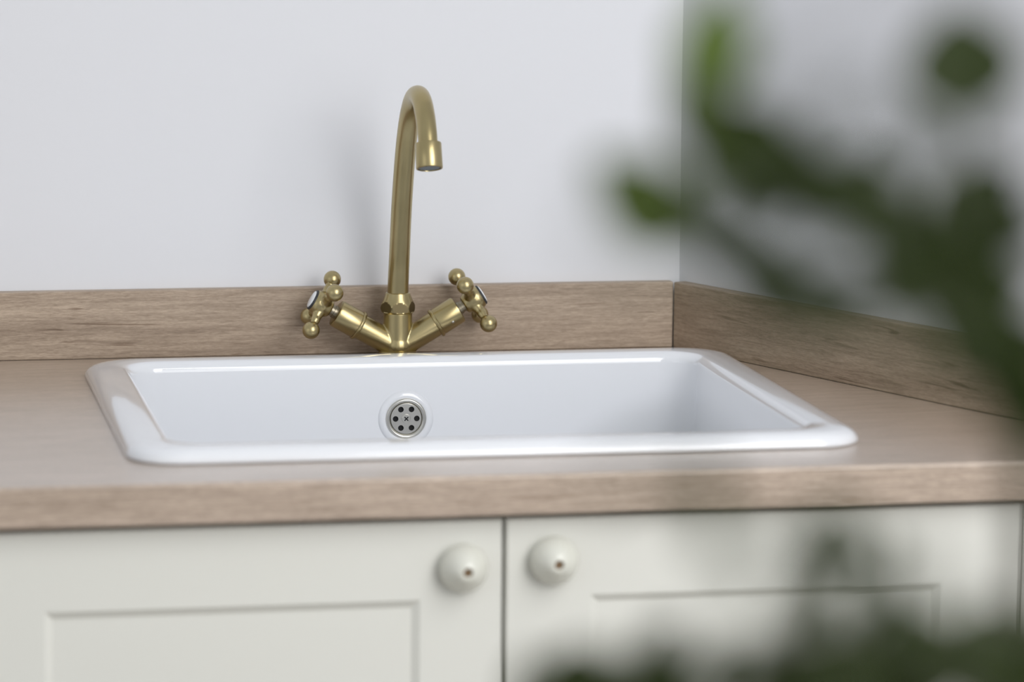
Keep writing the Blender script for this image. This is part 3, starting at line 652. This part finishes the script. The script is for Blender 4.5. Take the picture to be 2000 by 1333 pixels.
([-0.3602, -2.4557, 1.1826], [-0.3668, -2.4741, 1.1711], 0.0126, 0.15, 0),
([-0.3523, -2.3383, 1.1574], [-0.3476, -2.3316, 1.1381], 0.0168, -0.2, 0),
([-0.3876, -2.4862, 1.2008], [-0.3943, -2.504, 1.1882], 0.0124, -0.09, 0),
([-0.3546, -2.4282, 1.1627], [-0.3708, -2.4309, 1.1736], 0.0144, 0.25, 0),
([-0.3992, -2.5143, 1.1952], [-0.4143, -2.518, 1.2045], 0.012, -0.21, 0),
([-0.3893, -2.4753, 1.1863], [-0.3766, -2.4757, 1.1714], 0.0137, 0.24, 0),
([-0.3751, -2.4755, 1.174], [-0.3807, -2.4737, 1.1882], 0.0135, -0.28, 0),
([-0.3988, -2.5134, 1.1869], [-0.3893, -2.5285, 1.191], 0.0118, 0.2, 0),
([-0.3867, -2.409, 1.1565], [-0.3956, -2.403, 1.1686], 0.0133, -0.28, 0),
([-0.4194, -2.4424, 1.1811], [-0.4102, -2.4339, 1.1604], 0.0131, 0.1, 0),
([-0.3468, -2.3014, 1.1559], [-0.3454, -2.3068, 1.1379], 0.0148, -0.01, 0),
([-0.4149, -2.4985, 1.1831], [-0.3903, -2.4836, 1.1803], 0.0128, 0.07, 0),
([-0.3968, -2.3648, 1.1457], [-0.4025, -2.3567, 1.1612], 0.0154, 0.3, 0),
([-0.3213, -2.3685, 1.1455], [-0.3426, -2.3717, 1.1556], 0.0165, -0.06, 0),
([-0.3727, -2.4115, 1.1637], [-0.3919, -2.4057, 1.1588], 0.0158, -0.12, 0),
([-0.3489, -2.3627, 1.1637], [-0.3725, -2.3785, 1.1618], 0.0153, -0.34, 0),
([-0.3898, -2.5039, 1.1755], [-0.3846, -2.5052, 1.1934], 0.0142, 0.31, 0),
([-0.3832, -2.3063, 1.1267], [-0.3907, -2.2936, 1.1425], 0.0173, -0.0, 0),
([-0.4074, -2.5132, 1.1856], [-0.399, -2.4929, 1.1979], 0.0121, 0.03, 0),
([-0.3855, -2.3769, 1.1623], [-0.3802, -2.3651, 1.1389], 0.0147, -0.12, 0),
([-0.4071, -2.4443, 1.1681], [-0.4058, -2.4528, 1.1862], 0.0149, 0.19, 0),
([-0.415, -2.5023, 1.189], [-0.4297, -2.4923, 1.1906], 0.014, -0.28, 0),
([-0.4058, -2.5034, 1.1933], [-0.409, -2.4897, 1.1723], 0.0128, -0.35, 0),
([-0.3944, -2.4381, 1.1793], [-0.3807, -2.4396, 1.1707], 0.0127, 0.15, 0),
([-0.3626, -2.416, 1.1748], [-0.368, -2.4164, 1.1596], 0.014, -0.13, 0),
([-0.3932, -2.3718, 1.1611], [-0.375, -2.3696, 1.1609], 0.0147, -0.08, 0),
([-0.4301, -2.5024, 1.1923], [-0.4443, -2.5164, 1.1849], 0.0125, -0.34, 0),
([-0.3857, -2.4636, 1.1704], [-0.3725, -2.4654, 1.1796], 0.0128, -0.16, 0),
([-0.312, -2.3126, 1.1372], [-0.31, -2.2931, 1.1502], 0.0163, -0.31, 0),
([-0.3494, -2.3313, 1.1593], [-0.3627, -2.334, 1.1433], 0.0143, 0.31, 0),
([-0.3643, -2.4024, 1.1671], [-0.3401, -2.3908, 1.1704], 0.0138, 0.34, 0),
([-0.3873, -2.3907, 1.1588], [-0.3685, -2.3878, 1.1596], 0.0141, -0.14, 0),
([-0.374, -2.3911, 1.1722], [-0.3679, -2.3996, 1.1585], 0.0137, -0.06, 0),
([-0.441, -2.4854, 1.1791], [-0.4265, -2.5008, 1.1786], 0.0137, 0.18, 0),
([-0.3617, -2.4241, 1.1763], [-0.3437, -2.4251, 1.1761], 0.0137, -0.13, 0),
([-0.4407, -2.4671, 1.1721], [-0.433, -2.4508, 1.1853], 0.0147, -0.32, 0),
([-0.4243, -2.4749, 1.1803], [-0.4118, -2.4836, 1.1853], 0.0138, 0.19, 0),
([-0.3999, -2.3634, 1.1418], [-0.3931, -2.3581, 1.1615], 0.0158, 0.15, 0),
([-0.4051, -2.3433, 1.1356], [-0.4072, -2.3294, 1.1519], 0.0163, 0.26, 0),
([-0.3915, -2.464, 1.1731], [-0.37, -2.4473, 1.1787], 0.0127, 0.06, 0),
([-0.4678, -2.3393, 1.1379], [-0.4731, -2.3445, 1.1546], 0.0139, 0.17, 0),
([-0.4684, -2.3806, 1.1693], [-0.4697, -2.3717, 1.151], 0.0122, 0.2, 0),
([-0.4986, -2.4266, 1.1643], [-0.5096, -2.4374, 1.1786], 0.0135, -0.32, 0),
([-0.4782, -2.3456, 1.1426], [-0.4656, -2.3405, 1.1577], 0.0124, 0.31, 0),
([-0.4708, -2.3828, 1.1703], [-0.4767, -2.3947, 1.156], 0.0115, -0.27, 0),
([-0.4943, -2.499, 1.1784], [-0.4978, -2.4928, 1.1905], 0.0124, 0.06, 0),
([-0.4833, -2.4726, 1.1798], [-0.4967, -2.4707, 1.1796], 0.0115, 0.11, 0),
([-0.513, -2.4892, 1.1768], [-0.5198, -2.4764, 1.1839], 0.0115, 0.34, 0),
([-0.4607, -2.3549, 1.1545], [-0.4669, -2.3487, 1.1383], 0.0131, 0.27, 0),
([-0.4628, -2.3616, 1.1513], [-0.4459, -2.3674, 1.1495], 0.0121, -0.12, 0),
([-0.4911, -2.4839, 1.1895], [-0.4769, -2.4745, 1.175], 0.0108, -0.22, 0),
([-0.4515, -2.3085, 1.1349], [-0.4677, -2.3205, 1.148], 0.0144, 0.33, 0),
([-0.475, -2.382, 1.1491], [-0.4836, -2.3609, 1.1529], 0.0134, -0.25, 0),
([-0.4814, -2.4039, 1.1515], [-0.489, -2.4003, 1.1673], 0.0126, -0.3, 0),
([-0.5568, -2.8495, 1.3546], [-0.5511, -2.8567, 1.3621], 0.007, 0.23, 0),
([-0.5244, -2.7545, 1.3426], [-0.51, -2.7478, 1.3514], 0.0068, -0.27, 0),
([-0.5421, -2.7971, 1.3595], [-0.5558, -2.808, 1.3484], 0.0076, 0.33, 0),
([-0.5339, -2.7508, 1.3376], [-0.5376, -2.7313, 1.3436], 0.0071, -0.34, 0),
([-0.5603, -2.8187, 1.3573], [-0.5525, -2.8285, 1.3459], 0.0055, -0.13, 0),
([-0.5459, -2.8025, 1.3449], [-0.5529, -2.813, 1.3572], 0.0059, -0.12, 0),
([-0.5325, -2.739, 1.3393], [-0.5113, -2.7266, 1.338], 0.0084, -0.26, 0),
([-0.5401, -2.7418, 1.3467], [-0.5317, -2.7524, 1.3618], 0.0081, -0.02, 0),
([-0.537, -2.7483, 1.3445], [-0.5341, -2.7384, 1.3575], 0.007, -0.33, 0),
([-0.5197, -2.7678, 1.3616], [-0.5069, -2.7656, 1.3718], 0.0058, 0.01, 0),
([-0.4988, -2.7695, 1.3478], [-0.5073, -2.783, 1.3624], 0.0066, 0.23, 0),
([-0.525, -2.8518, 1.3633], [-0.5155, -2.8709, 1.3655], 0.0051, 0.23, 0),
([-0.4872, -2.7464, 1.3503], [-0.4901, -2.761, 1.3649], 0.0055, -0.09, 0),
([-0.5301, -2.7654, 1.3661], [-0.5212, -2.775, 1.3778], 0.006, -0.08, 0),
([-0.5318, -2.8438, 1.3373], [-0.511, -2.8283, 1.338], 0.006, 0.23, 0),
([-0.5393, -2.8411, 1.3404], [-0.5313, -2.8332, 1.3503], 0.0054, -0.12, 0),
([-0.5009, -2.7928, 1.3232], [-0.5171, -2.8036, 1.3362], 0.0075, -0.14, 0),
([-0.5039, -2.7856, 1.3395], [-0.5211, -2.79, 1.3345], 0.0062, 0.09, 0),
([-0.5192, -2.8164, 1.3357], [-0.5295, -2.8111, 1.3467], 0.0066, 0.12, 0),
([-0.5201, -2.8116, 1.3254], [-0.5217, -2.8041, 1.3357], 0.007, 0.34, 0),
([-0.528, -2.8405, 1.2827], [-0.5255, -2.8281, 1.2927], 0.0074, -0.2, 0),
([-0.5064, -2.7839, 1.2654], [-0.5075, -2.7918, 1.2784], 0.0077, 0.28, 0),
([-0.4953, -2.7651, 1.2639], [-0.4979, -2.7534, 1.2793], 0.007, 0.09, 0),
([-0.5144, -2.7391, 1.2651], [-0.5026, -2.7547, 1.2731], 0.0063, 0.13, 0),
([-0.5215, -2.804, 1.2658], [-0.5081, -2.7923, 1.2748], 0.0058, 0.25, 0),
([-0.5174, -2.7774, 1.2604], [-0.5098, -2.7644, 1.2691], 0.0067, 0.27, 0),
([-0.5405, -2.7792, 1.2843], [-0.5247, -2.7705, 1.2743], 0.0069, -0.12, 0),
([-0.5032, -2.7484, 1.258], [-0.5147, -2.7455, 1.264], 0.0077, 0.34, 0),
([-0.5119, -2.7685, 1.2702], [-0.5056, -2.7769, 1.2615], 0.0067, 0.34, 0),
([-0.5111, -2.7487, 1.2635], [-0.5145, -2.7309, 1.2738], 0.0061, -0.13, 0),
([-0.5109, -2.7501, 1.2774], [-0.513, -2.7625, 1.2622], 0.0067, -0.0, 0),
([-0.538, -2.7953, 1.2707], [-0.5328, -2.797, 1.2855], 0.0071, -0.32, 0),
([-0.4228, -2.4372, 1.2122], [-0.4093, -2.4281, 1.2216], 0.0125, 0.18, 0),
([-0.4184, -2.4142, 1.1986], [-0.404, -2.4001, 1.2061], 0.0114, -0.33, 0),
([-0.4267, -2.4763, 1.2299], [-0.4398, -2.4709, 1.223], 0.0113, 0.29, 0),
([-0.4234, -2.4326, 1.2031], [-0.4171, -2.4214, 1.2167], 0.0113, 0.23, 0),
([-0.4023, -2.4167, 1.2071], [-0.4141, -2.3959, 1.2097], 0.0113, 0.25, 0),
([-0.4213, -2.4893, 1.2059], [-0.4083, -2.4943, 1.2069], 0.0074, 0.3, 0),
([-0.3949, -2.4201, 1.1824], [-0.3882, -2.4117, 1.1615], 0.0079, 0.16, 0),
([-0.4282, -2.5062, 1.1986], [-0.4132, -2.5024, 1.2043], 0.009, 0.09, 0),
([-0.4031, -2.4496, 1.1891], [-0.4104, -2.4683, 1.1787], 0.0073, -0.29, 0),
([-0.4171, -2.4855, 1.2142], [-0.4089, -2.477, 1.1948], 0.0089, -0.07, 0),
([-0.4058, -2.474, 1.1931], [-0.4177, -2.4732, 1.2055], 0.0077, 0.09, 0),
([-0.4055, -2.4545, 1.1829], [-0.4019, -2.4453, 1.1951], 0.0078, 0.28, 0),
([-0.5828, -2.8524, 1.3519], [-0.5651, -2.8426, 1.3534], 0.0051, -0.11, 0),
([-0.5541, -2.782, 1.3432], [-0.5595, -2.7616, 1.3467], 0.0059, -0.14, 0),
([-0.5751, -2.8611, 1.3597], [-0.5865, -2.8618, 1.3579], 0.0045, -0.23, 0),
([-0.5113, -2.739, 1.3449], [-0.5251, -2.7371, 1.3391], 0.0093, -0.13, 0),
([-0.5007, -2.7596, 1.3587], [-0.5139, -2.7562, 1.3641], 0.0091, -0.3, 0),
([-0.5317, -2.7722, 1.3711], [-0.5406, -2.7726, 1.3569], 0.0088, -0.38, 0),
([-0.4868, -2.7411, 1.3628], [-0.4756, -2.7447, 1.3537], 0.0093, 0.38, 0),
([-0.5131, -2.7813, 1.3352], [-0.5237, -2.7782, 1.3416], 0.0088, -0.36, 0),
([-0.5367, -2.7544, 1.3464], [-0.5477, -2.7515, 1.3508], 0.0091, 0.31, 0),
([-0.5131, -2.7321, 1.3201], [-0.5279, -2.7278, 1.3293], 0.0095, -0.06, 0),
([-0.5037, -2.7843, 1.3274], [-0.5122, -2.7814, 1.336], 0.0088, -0.3, 0),
([-0.4885, -2.4985, 1.182], [-0.5036, -2.4944, 1.1899], 0.0134, 0.17, 0),
([-0.4434, -2.4453, 1.1735], [-0.4478, -2.4436, 1.1792], 0.0135, -0.2, 0),
([-0.4269, -2.3882, 1.1551], [-0.4174, -2.3885, 1.1653], 0.0146, -0.02, 0),
([-0.4673, -2.3673, 1.149], [-0.4602, -2.3665, 1.1636], 0.0162, 0.25, 0),
([-0.4745, -2.4595, 1.179], [-0.4673, -2.46, 1.1854], 0.0144, -0.01, 0),
([-0.5043, -2.4233, 1.1675], [-0.4874, -2.4255, 1.1748], 0.0151, 0.16, 0),
([-0.453, -2.371, 1.1513], [-0.4488, -2.3699, 1.1639], 0.0158, 0.16, 0),
([-0.4732, -2.4057, 1.155], [-0.4854, -2.4012, 1.1687], 0.0135, -0.3, 0),
([-0.4516, -2.3481, 1.1365], [-0.4355, -2.3489, 1.1522], 0.0187, -0.24, 0),
([-0.4969, -2.4342, 1.1751], [-0.4859, -2.4356, 1.1802], 0.0136, 0.33, 0),
([-0.5039, -2.4885, 1.1861], [-0.4991, -2.4884, 1.1932], 0.0147, 0.02, 0),
([-0.4411, -2.3383, 1.1399], [-0.4254, -2.339, 1.1559], 0.0159, -0.37, 0),
([-0.4527, -2.3569, 1.1578], [-0.4458, -2.3579, 1.1604], 0.0179, 0.19, 0),
([-0.4605, -2.4616, 1.1746], [-0.45, -2.4622, 1.1839], 0.0147, 0.02, 0),
([-0.4711, -2.3374, 1.1326], [-0.4716, -2.334, 1.1543], 0.0167, 0.07, 0),
([-0.4862, -2.4927, 1.1864], [-0.4724, -2.4943, 1.1937], 0.0124, -0.02, 0),
([-0.4831, -2.3468, 1.1457], [-0.4894, -2.3435, 1.1592], 0.0168, 0.34, 0),
([-0.4888, -2.4145, 1.164], [-0.4824, -2.4141, 1.1754], 0.0141, -0.09, 0),
([-0.476, -2.4661, 1.1658], [-0.4665, -2.4658, 1.1802], 0.0157, -0.17, 0),
([-0.4617, -2.3181, 1.1429], [-0.4516, -2.3188, 1.1518], 0.0173, -0.01, 0),
([-0.44, -2.4423, 1.1735], [-0.4348, -2.4426, 1.1784], 0.0137, -0.31, 0),
([-0.4854, -2.3356, 1.1352], [-0.4893, -2.3315, 1.1569], 0.0144, -0.15, 0),
([-0.486, -2.4321, 1.1712], [-0.501, -2.4282, 1.1777], 0.015, 0.02, 0),
([-0.4336, -2.4524, 1.1764], [-0.4495, -2.4487, 1.1804], 0.0152, -0.16, 0),
([-0.4374, -2.4377, 1.1546], [-0.434, -2.436, 1.1699], 0.0162, 0.05, 0),
([-0.3586, -2.4036, 1.1717], [-0.3595, -2.4011, 1.1873], 0.0159, 0.2, 0),
([-0.3931, -2.4178, 1.1691], [-0.3934, -2.4131, 1.1998], 0.0112, 0.4, 0),
([-0.3867, -2.3998, 1.1602], [-0.3909, -2.4155, 1.1872], 0.0135, 0.4, 0),
]

PX, PY = -.27, -2.33
plant = empty('potted_plant', (PX, PY, 0)); tag(plant, 'leafy dark green potted plant in front, out of focus at the right', 'plant')
bm = bmesh.new(); lathe(bm, [(0, .13), (.004, .135), (.33, .17), (.335, .178), (.36, .180), (.362, .172), (.335, .166), (.325, .164)], (0, 0, 0), (0, 0, 1), 56, True, False); from_bm('pot', bm, M_POT, plant, sharp=35)
bm = bmesh.new(); lathe(bm, [(.28, .14), (.322, .1655), (.327, .12), (.33, .01)], (0, 0, 0), (0, 0, 1), 40); from_bm('soil', bm, M_SOIL, plant)
P0 = Vector((PX, PY, 0))
lows = [0, 3, 4, 5, 6]
for i, (pp, r0, r1) in enumerate(STEMS):
    pp = [Vector(q) - P0 for q in pp]
    if i in lows:                          # run it down into the soil
        b = pp[0]; t = Vector(((i - 3) * .014, (i % 3 - 1) * .016, .32))
        pp = [t, t.lerp(b, .35) + Vector((.01, .01, .02)), t.lerp(b, .7) + Vector((-.006, 0, .015))] + pp
        r0 = .006 if i == 0 else .0045
    pts = catmull(pp, 5); nn = len(pts)
    bm = bmesh.new(); tube(bm, pts, [r0 + (r1 - r0) * k / (nn - 1) for k in range(nn)], 8); from_bm('stem', bm, M_BARK, plant)
def leaf_mesh(name, m):
    bm = bmesh.new(); n = 10; rows = []
    for i in range(n + 1):
        t = i / n; wd = .5 * sin(pi * min(1, (t ** .85))) ** .72 if 0 < t < 1 else .02
        rows.append([bm.verts.new((x * wd, t, abs(x) * wd * .22 - .10 * t * t + .02)) for x in (-1, -.55, 0, .55, 1)])
    for a, b in zip(rows, rows[1:]):
        for k in range(4): bm.faces.new((a[k], a[k + 1], b[k + 1], b[k]))
    g = bmesh.ops.solidify(bm, geom=bm.faces[:], thickness=.012)
    bmesh.ops.recalc_face_normals(bm, faces=bm.faces[:])
    me = bpy.data.meshes.new(name); bm.to_mesh(me); bm.free(); me.materials.append(m)
    for pl_ in me.polygons: pl_.use_smooth = True
    return me
LM = [leaf_mesh('leaf_blade', M_LEAF), leaf_mesh('young_leaf_blade', M_LEAF2)]
rnd = random.Random(3)
def add_leaf(a, b, wd, roll, k, face=Vector((-.25, -.9, .35))):
    a = Vector(a); d = Vector(b) - a; L_ = d.length; y = d.normalized(); z = (face - y * y.dot(face)).normalized(); x = y.cross(z)
    z, x = z * cos(roll) + x * sin(roll), x * cos(roll) - z * sin(roll)
    o = bpy.data.objects.new('leaf', LM[k]); COL.objects.link(o); o.parent = plant
    X = x * wd; Y = y * L_; Z = z * L_
    p = a - P0
    o.matrix_basis = Matrix(((X.x, Y.x, Z.x, p.x), (X.y, Y.y, Z.y, p.y), (X.z, Y.z, Z.z, p.z), (0, 0, 0, 1)))
    return o
LEAVES.sort(key=lambda l: -(l[0][2] + l[1][2]))
for l in LEAVES[:290]: add_leaf(*l)
rest = [add_leaf(*l) for l in LEAVES[290:]]   # the lowest leaves, mostly below the view, joined with the inner foliage
# lower foliage along the stems, between the pot and the bottom of the view
b0 = Vector(STEMS[0][0][0])
for i in range(70):
    st = STEMS[lows[i % 5]]; b = Vector(st[0][0]); ii = lows[i % 5]; t = Vector(((ii - 3) * .014, (ii % 3 - 1) * .016, .32)) + P0
    s_ = rnd.uniform(.35, .97); a = t.lerp(b, s_) + Vector((0, .005, .012))
    ang = rnd.uniform(0, 2 * pi); d = Vector((cos(ang), sin(ang), rnd.uniform(.2, 1.0))).normalized()
    a = a + d * .004
    rest.append(add_leaf(a, a + d * rnd.uniform(.025, .04), rnd.uniform(.014, .019), rnd.uniform(-.5, .5), 0, Vector((0, 0, 1))))
bm = bmesh.new()
for o in rest:
    tmp_me = o.data.copy(); tmp_me.transform(o.matrix_basis); bm.from_mesh(tmp_me); bpy.data.meshes.remove(tmp_me); bpy.data.objects.remove(o)
me = bpy.data.meshes.new('foliage'); bm.to_mesh(me); bm.free()
fo = new_obj('foliage', me, M_LEAF, plant); fo['kind'] = 'stuff'
